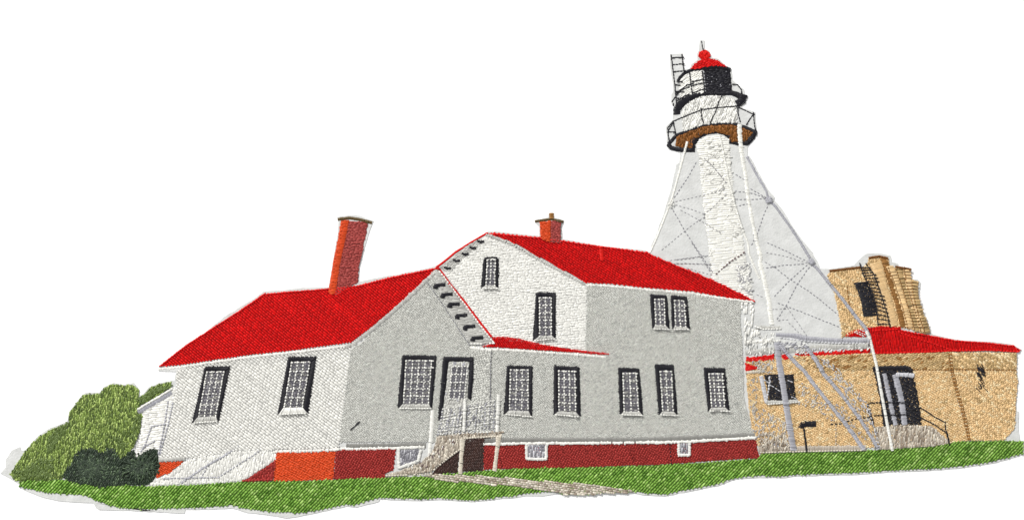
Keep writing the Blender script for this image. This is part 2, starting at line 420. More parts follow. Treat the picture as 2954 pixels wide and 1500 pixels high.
# ------------------------------------------------------------------ side porch and ramp at the left
b = Builder()
PO = C(-5,490, 40,470, 270,300, 285,320, 260,480, 205,690, 160,800, 130,770, 60,780) + B(1160,800, 1130,770, 1170,600, 1200,440, 1160,400)
fill(b, PO, 'white', ang=-6, sp=5.4, ln=26, z=L1, off=.5, jit=.2, edge=1.5, tint=.05, wob=.5, ut=.55)
b.build('porch_side', patch)
b = Builder()
satin(b, B(1160,395, 1440,232), 15, 'lavender', z=L2+.5, slant=0, tint=.08)
satin(b, B(1160,375, 1440,208), 5, 'white', z=L2+.2, sp=4)
for pth in (B(1410,310, 1370,560, 1330,745), B(1450,320, 1405,520, 1345,745), B(1275,520, 1370,505), B(1270,520, 1210,690, 1180,730), B(1300,640, 1215,690)):
    run(b, pth, 9, 1.5, 'lavender', z=L2+.6, w=5, h=2.6)
b.build('porch_rail', patch)
b = Builder()
RAMP = C(430,835, 760,778, 1040,790, 1036,850, 880,955, 780,1012, 560,1032, 50,1052, 130,995, 235,950, 345,866)
fill(b, RAMP, 'white', ang=82, sp=4.4, ln=22, z=L2-.2, off=.45, jit=.25, edge=1.6, tint=.06, wob=.7, ut=.6)
b.build('ramp', patch)
b = Builder()
run(b, C(758,748, 640,825, 500,905, 395,975, 330,1020), 9, 1, 'lavender', z=L3-.6, w=7, h=2.6)
run(b, C(955,752, 860,820, 700,920, 600,985, 200,992), 8, 2.5, 'lavender', z=L3-.6, w=4.4, h=2.4)
run(b, C(530,880, 470,990), 8, 2.5, 'lavender', z=L3-.6, w=4, h=2.4)
b.build('ramp_rail', patch)

# ------------------------------------------------------------------ walls
W_LEFT = C(283,182, 490,122, 700,92, 1000,52, 1308,17) + A(884,872, 852,1128, 690,1131) + C(1040,788, 760,782, 430,838, 155,850, 160,800, 205,690, 262,450, 280,300)
b = Builder()
def eave_shade(x, y): return .90 if y < 1080 - (x-500)*.13 + rng.normal(0, 6) else 1.0  # eave shade put into the thread tint along the wall top
fill(b, W_LEFT, 'white', ang=-37, sp=7.4, ln=11, z=L1, off=.31, jit=.3, edge=1.0, h=3.8, w=6.5, tint=.045, wob=.25, eh=.72, ut=.5, tf=eave_shade)
b.build('side_wall', patch, 'white wall of the low front wing')
W_FRONT = A(880,880, 905,866, 1093,684, 1150,760, 1215,870, 1182,880, 1215,1112, 853,1112)
b = Builder()
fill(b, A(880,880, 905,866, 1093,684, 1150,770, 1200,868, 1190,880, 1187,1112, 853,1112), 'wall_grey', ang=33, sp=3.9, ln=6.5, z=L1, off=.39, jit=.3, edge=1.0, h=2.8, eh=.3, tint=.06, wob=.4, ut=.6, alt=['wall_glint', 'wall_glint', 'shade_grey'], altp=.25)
b.build('gable_wall', patch, 'grey gable wall with the front door')
b = Builder()
fill(b, F(940,10, 1090,28, 1085,300, 1078,660, 935,660), 'wall_grey', ang=-32, sp=4.6, ln=11, z=L1, off=.5, jit=.15, edge=1.0, h=2.9, tint=.09, wob=.5, ut=.45)
run(b, F(1090,40, 1085,300, 1078,620), 6, 4, 'line_grey', z=L2-.2, w=3)
b.build('recess_wall', patch, 'narrow grey wall beside the door')
b = Builder()
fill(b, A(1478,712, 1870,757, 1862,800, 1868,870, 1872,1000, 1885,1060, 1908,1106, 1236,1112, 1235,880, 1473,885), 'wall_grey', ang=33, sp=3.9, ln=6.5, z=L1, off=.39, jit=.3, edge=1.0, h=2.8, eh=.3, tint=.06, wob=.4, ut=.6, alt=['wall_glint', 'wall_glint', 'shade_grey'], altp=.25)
b.build('long_wall', patch, 'long grey side wall')
b = Builder()
fill(b, A(1228,590, 1350,650, 1478,716, 1473,884, 1240,850, 1120,690, 1116,678), 'white', ang=-4, sp=4.6, ln=12, z=L1, off=.37, jit=.35, edge=1.0, eh=.6, h=2.4, tint=.05, wob=.7, ut=.62)
b.build('upper_gable_wall', patch, 'white upper gable wall')

# skirting strip and brickwork
b = Builder()
satin(b, F(0,752, 300,748, 600,745), 15, 'skirt', z=L2, jag=1, tint=.04)
satin(b, F(0,771, 380,764, 590,755), 6, 'warm_white', z=L2+.6, sp=4.2, jag=1.5)
b.build('skirting', patch)
b = Builder()
satin(b, F(1040,706, 1308,706) + H(640,838, 1200,834) + O(200,868, 905,836), 15, 'skirt', z=L2, jag=1, tint=.04)
satin(b, F(1035,735, 1308,728) + H(640,858, 1200,852) + O(0,902, 300,892, 920,855), 6, 'warm_white', z=L2+.6, sp=4.2, jag=1.5)
b.build('skirting', patch)
b = Builder()
satin(b, C(155,852, 250,848, 350,842), 10, 'trim', z=L2-.2, jag=1.5); b.build('skirting', patch); b = Builder()
satin(b, C(1030,790, 1308,785) + F(0,770), 6, 'warm_white', z=L2, jag=1.5, sp=4)
b.build('skirting', patch)
BK = dict(ang=105, sp=4.6, ln=9.5, off=.45, jit=.12, edge=1.0, h=3.3, tint=.10, wob=.4, ut=.34)
b = Builder(); fill(b, A(845,1131, 970,1127) + F(372,762, 355,930, 290,960, 285,992, 0,996) + A(838,1206), 'brick', z=L1, **BK); b.build('brick_foundation', patch, 'dark red brickwork under the gable wall')
b = Builder(); fill(b, F(1035,738, 1308,732) + H(640,862, 1350,852) + O(300,897, 922,860, 935,960, 955,1050, 700,1064, 0,1112) + H(700,1042, 90,1052, 0,1060) + F(1030,932), 'brick', z=L1, **BK)
run(b, H(1392,860, 1405,1010), 6, 5, 'black', z=L2, w=3.5)
b.build('brick_foundation', patch, 'long dark red brickwork under the side wall')
b = Builder(); fill(b, C(1035,798, 1308,794) + A(845,1133, 838,1206) + C(1150,1012, 1015,1015), 'orange', ang=20, sp=4.6, ln=12, z=L1, off=.4, jit=.2, edge=1, h=3, tint=.07, wob=.5, ut=.45); b.build('brick_foundation', patch, 'bright orange brickwork panel')
b = Builder(); fill(b, C(1034,850, 1015,1013, 770,1018, 880,955), 'brick', z=L1+.4, ang=92, sp=4.5, ln=16, off=.4, jit=.2, edge=1.5, h=3, tint=.09, ut=.35)
run(b, C(780,1008, 1012,1000), 8, 1, 'brick', z=L2+.2, w=5, h=2.6, t0=1.1); b.build('brick_foundation', patch, 'dark red wedge beside the ramp')
b = Builder(); fill(b, C(160,870, 345,862, 235,950, 125,992, 150,930), 'orange', ang=30, sp=4.6, ln=12, z=L1+.2, edge=1, jit=.2, h=3, tint=.07, ut=.45); b.build('brick_foundation', patch, 'small orange wedge behind the ramp')

# ------------------------------------------------------------------ roofs
def roof(name, poly, ang, label, z=L2-.4, trims=(), edges=(), sp=6.8, ln=11, col='red'):
    b = Builder()
    fill(b, poly, col, ang=ang, sp=sp, ln=ln, z=z, off=.31, jit=.3, edge=.7, h=3.6, tint=.09, wob=.25, ut=.3, w=sp*.86, eh=.68)
    for e in edges: run(b, e, 9, .8, col, z=z+.9, w=4.6, h=2.8, tint=.06, t0=1.03)
    o = b.build(name, patch, label)
    for nm, pth, wd, c in trims:
        t = Builder(); satin(t, pth, wd, c, z=z+.6, sp=3.8, w=3.9, h=2.0, jag=1.3, tint=.1); t.build(nm, o)
    return o
R1 = (D(145,1198, 350,1038, 560,900, 750,780, 860,705, 940,648, 1100,632, 1432,608) + E(130,345, 340,322, 600,256, 930,190, 946,196, 700,428, 460,630, 300,752, 200,768, 0,792)
      + D(1200,1072, 850,1108, 600,1143, 300,1188))
roof('roof', R1, -40, 'long red roof of the low front wing',
     edges=[D(160,1192, 350,1044, 560,906, 750,786, 860,711, 943,654, 1100,638, 1420,613), E(345,330, 600,264, 925,198)],
     trims=[('eaves_trim', D(150,1212, 300,1202, 600,1158, 850,1122, 1200,1086, 1570,1040), 4.6, 'warm_white'),
            ('gable_trim', E(938,212, 700,440, 465,645, 310,768, 240,790), 9, 'trim')])
R2 = (G(10,192, 70,186, 405,220, 600,246, 740,268, 890,292, 1215,331, 1240,347, 1400,412, 1570,487) + K(0,212, 200,285, 420,385, 740,545, 733,560, 600,545)
      + G(1570,632, 1400,618, 1150,598, 960,575, 765,568, 600,478, 400,368, 200,258))
o = roof('roof', R2, -33, 'large red roof of the tall house', sp=6, ln=9.5,
     edges=[G(30,195, 405,226, 740,274, 1210,338, 1400,420, 1560,490), K(20,225, 420,392, 725,545)],
     trims=[('eaves_trim', G(765,580, 960,590, 1150,610, 1400,632, 1570,645) + K(300,505, 600,545, 735,562), 4.6, 'warm_white'),
            ('gable_trim', G(10,200, 200,272, 400,385, 600,492, 755,578), 7.5, 'trim')])
b = Builder(); satin(b, G(872,296, 880,390), 11, 'bright_red', z=L3-.4, slant=0, sp=4); b.build('roof_vent', o)
R3 = E(1352,705, 1380,712) + G(130,968, 260,986, 440,1030, 600,1056, 800,1080, 935,1096, 940,1105, 880,1108, 700,1092, 400,1072, 200,1058, 0,1048) + E(1308,796, 1285,782, 1372,755)
roof('roof', R3, 60, 'narrow red lean-to roof', sp=4.4, ln=12, trims=[('eaves_trim', E(1200,792, 1350,812) + G(0,1062, 200,1072, 400,1086, 700,1106, 910,1124), 6, 'warm_white')])

# gable borders: red lines, corbel strips
b = Builder()
satin(b, E(948,186, 1045,320, 1150,450, 1270,610, 1350,710), 8.5, 'red', z=L3-1, sp=3.6, jag=.5)
b.build('gable_line', patch, 'red border down the front gable')
b = Builder()
satin(b, E(940,186, 1000,142, 1080,76, 1190,4) + A(1226,586), 5.5, 'red', z=L2+.6, sp=3.6, jag=.3)
b.build('gable_line', patch, 'red border up the tall gable')
b = Builder()
fill(b, E(905,225, 955,205, 1040,330, 1150,480, 1270,640, 1375,755, 1195,768, 1120,640, 1000,460), 'trim', ang=-8, sp=4, ln=50, z=L2-1.2, edge=1, h=2.4, tint=.09, wob=.5, ut=.55)
run(b, E(870,300, 1010,500, 1100,640, 1185,765), 8, 1.2, 'line_grey', z=L2, w=2.8, h=2)
run(b, E(962,214, 1060,345, 1160,475, 1275,630, 1370,752), 8, 1, 'warm_white', z=L2+1, w=4.5)
run(b, E(1195,765, 1380,757), 8, 1, 'warm_white', z=L2+1, w=4.5)
fr = b.build('gable_cornice', patch, 'sloping cornice with black brackets')
for x, y in ((920,325), (975,395), (1028,468), (1085,553), (1145,637), (1203,722)):
    b = Builder()
    satin(b, E(x+6,y-2, x+86,y-8), 9.5, 'black', z=L3-.8, jag=.7)
    satin(b, E(x+13,y+2, x+8,y+24), 13, 'black', z=L3-.4, jag=.8)
    b.build('bracket', fr)
b = Builder()
fill(b, E(965,182, 1190,12, 1265,-30, 1300,-20, 1210,55, 1150,105, 1050,215, 1000,212), 'trim', ang=30, sp=4, ln=14, z=L2-1.4, edge=1, h=2.4, tint=.1, wob=.6)
fr = b.build('gable_cornice', patch, 'pale cornice on the left slope of the tall gable')
for x, y in ((1000,192), (1068,136), (1132,86), (1192,40), (1250,-8)):
    b = Builder(); satin(b, E(x,y-6, x+22,y+4, x+50,y-1), [5, 7, 6], 'black', z=L3-1, jag=.6, sp=3); b.build('bracket', fr)

# ------------------------------------------------------------------ chimneys
b = Builder(); fill(b, [(1004,636), (1062,642), (1060,655), (1053,690), (1047,715), (1042,740), (1036,762), (1033,815), (1004,830), (972,852), (964,846), (978,760), (991,700)], 'chimney_red', ang=-2, sp=4.1, ln=13, z=L3-.6, off=.4, jit=.25, edge=1, h=2.8, tint=.09, wob=.7, ut=.45)
run(b, E(384,40, 366,120, 344,200, 340,290), 8, 1, 'chimney_red', z=L3+1, w=4, t0=.85)
o = b.build('chimney', patch, 'tall leaning chimney')
b = Builder(); fill(b, [(984,635), (1008,635), (995,699), (982,759), (968,845), (956,852), (947,842), (960,759), (972,699)], 'orange', ang=0, sp=3.4, ln=40, z=L3-.2, edge=.6, h=3, tint=.05, wob=.4, ut=.6); b.build('orange_face', o)  # left face stitched in orange thread
b = Builder(); satin(b, [(975,633), (1006,629), (1036,633), (1073,643)], 8.5, 'cap', z=L4-.4, jag=.5, sp=3); b.build('chimney_cap', o)
b = Builder(); fill(b, G(492,98, 575,106, 568,150, 570,240, 576,266, 488,262), 'chimney_red', ang=-4, sp=4.1, ln=13, z=L3-.6, off=.4, jit=.25, edge=.8, h=2.8, tint=.09, wob=.6, ut=.45)
o = b.build('chimney', patch, 'short chimney on the tall roof')
b = Builder(); fill(b, G(408,104, 496,98, 490,262, 430,236, 413,215, 412,150), 'orange', ang=-4, sp=3.8, ln=16, z=L3-.2, edge=.6, h=3, tint=.05, wob=.4, ut=.55); b.build('orange_face', o)  # left side in orange thread here too
b = Builder(); satin(b, G(378,102, 440,92, 500,84, 592,106), 7, 'cap', z=L4-.4, jag=.5, sp=3); b.build('chimney_cap', o)
b = Builder(); satin(b, G(500,42, 500,80), 13, 'tan_deep', z=L3+.4, jag=.4, sp=3.3); b.build('chimney_pot', o)

# ------------------------------------------------------------------ windows
def quad_at(q, u, v):
    return lerp(lerp(q[0], q[1], u), lerp(q[3], q[2], u), v)
def window(outer, inner, nx, ny, label, z=L2, arch=False, sill=True, sillcol='trim'):
    """outer, inner: four corners clockwise from the top left"""
    o = Builder()
    TL, TR, BR, BL = outer; tl, tr, br, bl = inner
    def seg(a, b_, c, d):    # black satin between edge a-b_ and edge c-d
        n = max(4, int(math.hypot(b_[0]-a[0], b_[1]-a[1])/3.1)); satin_fan(o, [a, b_], [c, d], n, 'black', z=z+1.2, w=3.9, h=3.2, jag=1.3)
    if arch:
        cx = (TL[0]+TR[0])/2; top = TL[1]-8
        seg(TL, BL, tl, bl); seg(TR, BR, tr, br)
        outp = [TL, (TL[0]+4, TL[1]-6), (cx, top), (TR[0]-4, TR[1]-6), TR]; inp = [tl, (tl[0]+2, tl[1]-2), ((tl[0]+tr[0])/2, tl[1]-4), (tr[0]-2, tr[1]-2), tr]
        satin_fan(o, outp, inp, 14, 'black', z=z+1.4, w=3.8, h=3, jag=.6)
    else:
        seg(TL, BL, tl, bl); seg(TR, BR, tr, br); seg(TL, TR, tl, tr)
        o.sheet([TL, TR, BR, br, tr, tl, bl, BL], 5.3, 'black', .7)
    ob = o.build('window', patch, label)
    b = Builder(); fill(b, [tl, tr, br, bl], 'glass', ang=8, sp=3.7, ln=9, z=z, jit=.25, edge=.6, h=2.2, tint=.16, wob=.5, ut=.45, alt=['skirt', 'dark_glass'], altp=.3)
    b.build('pane', ob)
    b = Builder()
    for i in range(nx+1):
        a = lerp(tl, tr, .03+.94*i/nx); c = lerp(bl, br, .03+.94*i/nx)
        run(b, [a, c], 6.2, 3.0, 'warm_white', z=z+2.2, w=4.2, h=2.6, jit=1.1, tint=.12)
    for j in range(ny):
        a = lerp(tl, bl, .02+j/ny*.95); c = lerp(tr, br, .02+j/ny*.95)
        run(b, [a, c], 5.4, 4.2, 'warm_white', z=z+2.3, w=3.7, h=2.4, jit=1.2, tint=.12)
    b.build('glazing_bars', ob)
    if sill:
        b = Builder()
        n = max(5, int(math.hypot(BR[0]-BL[0], BR[1]-BL[1])/3.6))
        satin_fan(b, [bl, br], [lerp(BL, BR, .04), lerp(BL, BR, .97)], n, sillcol, z=z+.9, w=4.2, h=2.8, jag=.8)
        run(b, [lerp(BL, BR, .05), lerp(BL, BR, .95)], 7, .8, 'warm_white', z=z+2, w=4.2, h=2.6)
        b.build('window_sill', ob)
    return ob
window(C(500,153, 690,148, 602,560, 405,575), C(512,184, 648,182, 585,528, 448,532), 3, 4, 'leftmost leaning window in the low wing')
window(P1(262,250, 665,248, 545,1060, 110,1080), P1(305,315, 582,312, 470,985, 195,985), 3, 5, 'leaning window under the tall chimney side of the low wing', sillcol='white')
window(E(685,850, 938,855, 905,1250, 648,1248), E(706,884, 908,884, 884,1218, 686,1218), 4, 6, 'wide window beside the front door')
window(H(165,275, 355,280, 352,658, 142,638), H(188,298, 328,300, 326,618, 178,610), 3, 4, 'first ground floor window right of the porch')
window(H(520,275, 710,287, 718,658, 517,640), H(550,308, 678,310, 686,628, 552,618), 3, 5, 'second ground floor window right of the porch')
window(H(1005,290, 1160,297, 1190,648, 1018,642), H(1037,325, 1140,325, 1160,622, 1044,620), 2, 5, 'third ground floor window, narrow')
window(H(1280,266, 1420,268, 1450,648, 1312,642), H(1317,310, 1408,310, 1420,622, 1338,620), 2, 5, 'fourth ground floor window, tall and narrow')
window(O(425,200, 622,205, 668,605, 468,605), O(470,247, 602,247, 626,575, 497,575), 3, 5, 'last ground floor window')
window(G(385,640, 530,640, 530,985, 360,1000), G(407,672, 500,672, 500,965, 408,968), 2, 5, 'tall window in the white gable')
window(E(1297,128, 1408,128, 1405,345, 1278,343), E(1322,125, 1386,125, 1380,325, 1312,325), 2, 4, 'small arched window at the top of the gable', arch=True)
window(G(1245,652, 1368,662, 1390,915, 1262,910), G(1276,683, 1350,685, 1360,890, 1285,885), 2, 5, 'left window of the upstairs pair')
window(G(1402,660, 1520,672, 1543,915, 1412,915), G(1426,692, 1500,696, 1516,900, 1432,895), 2, 5, 'right window of the upstairs pair')
def cellar(poly, label, nx=3):
    b = Builder(); fill(b, poly, 'line_grey', ang=85, sp=3.8, ln=12, z=L2, jit=.3, edge=.8, tint=.15, alt='lavender_light', altp=.25, wob=.6)
    o = b.build('cellar_window', patch, label)
    b = Builder(); satin(b, [poly[0], poly[3], poly[2], poly[1]], 7, 'white', z=L2+1.4, sp=3.6, jag=1)
    b.build('frame', o)
cellar(H(312,868, 462,868, 458,978, 312,975), 'larger cellar window in the dark red brickwork')
cellar(O(190,905, 290,905, 290,1020, 190,1020), 'smaller cellar window in the dark red brickwork')
cellar(F(392,778, 560,772, 540,860, 392,915), 'cellar window behind the front steps')

# ------------------------------------------------------------------ front door, railing, steps
b = Builder()
satin_fan(b, F(728,78, 955,82), F(765,112, 925,112), 26, 'black', z=L2+1.2, w=4, h=3.2, jag=1.2)
satin_fan(b, F(730,82, 712,300, 690,555), F(770,110, 752,300, 716,545), 52, 'black', z=L2+1.3, w=3.9, h=3.2, jag=1.2)
satin_fan(b, F(958,84, 955,250, 938,402), F(926,108, 920,250, 912,380), 36, 'black', z=L2+1.3, w=3.9, h=3.2, jag=1.2)
door = b.build('door', patch, 'front door with a black surround')
b = Builder(); fill(b, F(770,112, 926,112, 920,380, 900,420, 890,640, 700,660, 722,545, 750,320), 'trim', ang=80, sp=4.2, ln=12, z=L2-.4, jit=.3, edge=1, tint=.08, wob=.6, ut=.55, alt='lavender', altp=.1); b.build('door_leaf', door)
b = Builder(); q = F(795,148, 912,148, 888,392, 772,392); fill(b, q, 'glass', ang=8, sp=3.7, ln=9, z=L2+1.6, jit=.25, edge=.6, h=2, tint=.16, wob=.5, ut=.45)
for i in range(4): run(b, [lerp(q[0], q[1], i/3), lerp(q[3], q[2], i/3)], 6, 2.5, 'warm_white', z=L3+.8, w=3.8, h=2.4, jit=.8)
for i in range(5): run(b, [lerp(q[0], q[3], i/4), lerp(q[1], q[2], i/4)], 6, 2.5, 'warm_white', z=L3+.8, w=3.8, h=2.4, jit=.8)
b.build('door_pane', door)
b = Builder()
RZ = F(690,560, 890,415, 1080,430, 1140,440, 1130,635, 890,655, 690,665)
for i in range(20):
    f = i/19; run(b, [lerp(F(725,480)[0], F(1140,400)[0], f), lerp(F(685,665)[0], F(1128,640)[0], f)], 5.5, 3, 'lavender' if i % 3 == 0 else 'white', z=L3-.6, w=4.4, h=2.4, jit=1.2)
for i in range(8):
    f = i/7; run(b, [lerp(F(720,470)[0], F(690,660)[0], f), lerp(F(1140,400)[0], F(1130,640)[0], f)], 5, 5, 'white', z=L3-.2, w=4, h=2.4, jit=1.2)
scatter(b, RZ, 90, ['line_grey', 'lavender'], 80, 6, L3-.8, w=3.4)
rail = b.build('porch_railing', patch, 'white lattice railing of the front porch')
for pth, wd in ((F(648,480, 640,640, 622,850), 11), (F(893,400, 885,640), 8), (F(1147,365, 1135,640), 9.5)):
    b = Builder(); satin(b, pth, wd, 'white', z=L4-.6, sp=3.6, jag=.6, slant=8); b.build('post', rail)
run_b = Builder(); run(run_b, F(650,480, 700,560, 640,700), 7, 2, 'lavender', z=L3)
b = Builder()
fill(b, F(690,672, 840,650, 1184,633, 1162,685, 905,692, 862,762, 660,915, 640,945, 295,982, 290,962, 400,935, 560,870, 640,800), 'stone', ang=86, sp=3.8, ln=16, z=L2+.4, jit=.25, edge=1.5, h=2.8, tint=.1, wob=.7, ut=.5, alt=['stone_light', 'stone_dark'], altp=.3)
run(b, F(655,930, 750,850, 865,765), 6, 1.5, 'stone_light', z=L3+.6, w=6, h=2.8); run(b, F(295,972, 640,958), 7, 1, 'stone_light', z=L3+.6, w=5); run(b, F(860,690, 1165,672), 7, 1, 'stone_light', z=L3+.6, w=5)
run(b, F(860,665, 1175,645), 6, 4, 'stone_dark', z=L3+.4, w=5); scatter(b, F(450,900, 640,800, 800,690, 840,700, 660,880, 560,940), 40, ['stone_light', 'white', 'brown_line'], 85, 8, L3, w=3)
steps = b.build('porch_steps', patch, 'beige stitched steps and landing')
b = Builder(); fill(b, F(643,962, 660,930, 852,772, 838,950), 'umber', ang=100, sp=4.4, ln=12, z=L2-.2, jit=.2, edge=1.2, tint=.16, wob=.6); b.build('dark_opening', steps)
b = Builder(); fill(b, F(890,692, 1042,682, 1030,936, 874,940), 'umber', ang=55, sp=4.4, ln=11, z=L2-.4, jit=.2, edge=1.2, tint=.16, wob=.6); b.build('dark_opening', steps)
for pth, wd in ((F(874,700, 856,960), 12), (F(1148,680, 1135,780, 1115,936), 12)):
    b = Builder(); satin(b, pth, [wd*1.25, wd*.8, wd], 'stone_light', z=L3, sp=3.6, jag=.8, slant=10); b.build('leg', steps)
b = Builder(); b.add(A(905,1060)[0], A(893,1071)[0], L2+1.4, 4.8, 2.6, 'black'); b.add(A(893,1071)[0], A(881,1081)[0], L2+1.4, 3.4, 2.6, 'black'); b.build('loose_thread', patch, 'short stray black stitch on the grey gable wall')

# ------------------------------------------------------------------ lighthouse
SH = J(512,120, 540,85, 600,50, 740,38, 832,70, 840,250, 858,440, 880,620, 930,850, 960,1000, 985,1180, 1000,1308) + K(690,210, 712,420, 738,548, 640,500, 420,390, 340,345, 322,180, 300,0) + J(645,1150, 620,980, 600,780, 572,580, 548,260)
b = Builder()
def st(x, y): return 1.0+rng.normal(0, .04)
fill(b, SH, 'warm_white', ang=5, sp=6.0, ln=44, z=L1, off=.43, jit=.3, edge=1.6, w=6.2, h=2.4, tint=.04, wob=.7, ut=.9, eh=.3)
scatter(b, J(540,120, 830,80, 860,440, 900,760, 960,1000, 860,1000, 780,700, 560,330), 110, ['warm_white', 'white', 'trim'], 5, 12, L2-.4, w=3.4, spread=40)
scatter(b, K(560,200, 690,200, 735,520, 600,430), 80, ['faint_grey', 'white'], 0, 12, L2-.4, w=3.4, spread=40)
tower = b.build('lighthouse_shaft', patch, 'white cylindrical lighthouse shaft')
b = Builder()
fill(b, K(620,572, 735,560, 728,640, 740,780, 770,810, 800,850, 650,960, 640,800), 'white', ang=85, sp=6, ln=14, z=L2-1, jit=.3, edge=2, tint=.05, wob=1.5, under=False, density=.6, h=2.6)
b.build('shaft_foot', tower)
# gallery and lantern room
b = Builder()
satin(b, I(275,1085, 345,1006, 480,954, 620,903, 800,886, 930,892, 1040,926, 1136,970), 10.5, 'black', z=L3, sp=3, jag=.6)
satin(b, I(270,1090, 300,1128, 400,1148, 535,1150), 12, 'black', z=L3-.2, sp=3, jag=.6)
satin(b, I(500,1150, 512,1080, 555,1012, 650,970, 750,957, 820,972, 880,1015), [17, 18, 16, 14, 13], 'black', z=L3+.2, sp=3, jag=.8)
satin(b, I(1132,960, 1110,1020, 1055,1080), 14, 'black', z=L3, sp=3, jag=.8); satin(b, I(880,1062, 960,1082, 1060,1080), 12, 'black', z=L3, sp=3, jag=1)
gal = b.build('gallery', patch, 'broad lower gallery under the drum')
b = Builder(); fill(b, I(345,1012, 480,962, 620,912, 800,896, 930,900, 1040,936, 1112,972, 1050,1045, 1000,1066, 885,1066, 872,1000, 740,970, 620,990, 530,1040, 500,1135, 335,1112), 'copper', ang=82, sp=3.8, ln=14, z=L2-1, jit=.25, edge=1, tint=.16, wob=.6, ut=.4, alt='brown_edge', altp=.3); b.build('gallery_soffit', gal)
b = Builder()
fill(b, I(398,800, 405,730, 450,670, 560,625, 700,605, 790,598, 915,640, 942,715, 962,880, 800,880, 620,900, 500,940, 415,965), 'white', ang=70, sp=4.6, ln=16, z=L2-1, jit=.35, edge=1.2, tint=.07, wob=1, ut=.66, alt='trim', altp=.2)
b.build('drum', patch, 'white drum between the two galleries')
b = Builder()
satin(b, I(355,790, 350,745, 395,690, 470,635, 560,600, 640,585, 800,590), [20, 22, 17, 13, 10, 9], 'black', z=L3-.4, sp=3, jag=.6)
satin(b, I(800,590, 900,580, 1000,618), [9, 15, 18], 'black', z=L3-.4, sp=3, jag=.6); satin(b, I(1018,600, 1005,660, 950,690), 22, 'black', z=L3-.3, sp=3, jag=.8)
b.build('gallery', patch, 'black upper gallery around the lantern room')
b = Builder(); fill(b, I(620,348, 740,322, 886,345, 892,450, 905,580, 800,592, 640,590, 632,480), 'black', ang=8, sp=4, ln=14, z=L2-.6, jit=.3, edge=.8, tint=.2, wob=.7, ut=.6)
scatter(b, I(640,360, 880,360, 890,560, 650,570), 9, ['lavender'], 60, 3.5, L3-.6, w=2)
lan = b.build('lantern_room', patch, 'black lantern room')
b = Builder(); fill(b, I(385,450, 420,400, 482,372, 606,360, 632,575, 500,605, 400,640, 372,600), 'warm_white', ang=30, sp=4.5, ln=14, z=L2-1.6, jit=.4, edge=1.2, tint=.05, wob=1, ut=.75); b.build('lantern_glass', lan)
b = Builder(); satin(b, I(365,460, 385,425, 430,385, 490,355, 600,338, 740,318, 850,332, 886,348), [8, 9, 9, 8], 'black', z=L3-.2, sp=3, jag=.4); b.build('eave_rim', lan)
b = Builder(); fill(b, I(487,345, 520,300, 572,262, 605,240, 690,240, 760,256, 800,286, 856,326, 740,312, 650,324, 560,342), 'red', ang=20, sp=3.8, ln=14, z=L3-.6, jit=.2, edge=.6, tint=.06, wob=.4, h=3)
dm = b.build('dome_roof', patch, 'red dome over the lantern room')
import itertools
b = Builder()
cx0, cy0 = I(628,205)[0]; fill(b, [(cx0+17.5*math.cos(a*math.pi/9), cy0+15*math.sin(a*math.pi/9)) for a in range(18)], 'bright_red', ang=75, sp=3.5, ln=40, z=L3+.6, edge=.5, h=3.6, tint=.05, ut=.6); b.build('finial_ball', dm)
b = Builder(); run(b, I(598,62, 605,105, 614,150), 9, .5, 'black', z=L2-2, w=3.2, t0=1.6); b.build('lightning_rod', dm)
LINE = dict(ln=9, gap=.1, col='black', w=3.9, h=2.4, jit=.5)
b = Builder()
for pth in (I(478,372, 490,470, 508,602), I(604,362, 622,480, 634,590), I(500,472, 606,446), I(500,512, 612,484), I(510,582, 622,540), I(345,605, 380,570, 450,505, 500,492),
            I(340,580, 400,548, 480,520), I(480,590, 420,620, 360,655)):
    run(b, pth, z=L3-.2, **LINE)
run(b, I(622,370, 630,480, 640,580), 4, 5, 'lavender_light', z=L3+.8, w=2.4)
b.build('astragal_bars', lan)
def rails(name, label, paths, parent=patch, z=L3+.2):
    b = Builder()
    for q in paths: run(b, q, z=z, **LINE)
    return b.build(name, parent, label)
rails('gallery_railing', 'thin black railing of the lower gallery', [I(262,925, 318,862, 400,828, 590,750, 740,728, 940,712, 1112,790), I(262,925, 278,1070), I(318,865, 342,990), I(320,868, 270,955), I(275,965, 335,970), I(592,728, 600,800, 614,880), I(800,598, 770,670, 735,770, 688,872), I(955,722, 965,800, 985,872), I(1112,770, 1135,965), I(1110,795, 1042,898)])
rails('gallery_railing', 'thin black railing of the upper gallery', [I(903,495, 955,498, 992,545, 998,605), I(335,622, 318,650, 318,685, 350,705)])
o = rails('ladder', 'black ladder leaning on the upper gallery', [I(297,200, 315,350, 335,520, 350,690), I(404,196, 412,280, 426,375)])
for q in (I(302,232, 404,228), I(306,302, 410,294), I(318,370, 420,362), I(330,500, 388,506), I(340,566, 415,572), I(348,632, 430,636), I(350,468, 385,470)):
    rails('rung', None, [q], o)

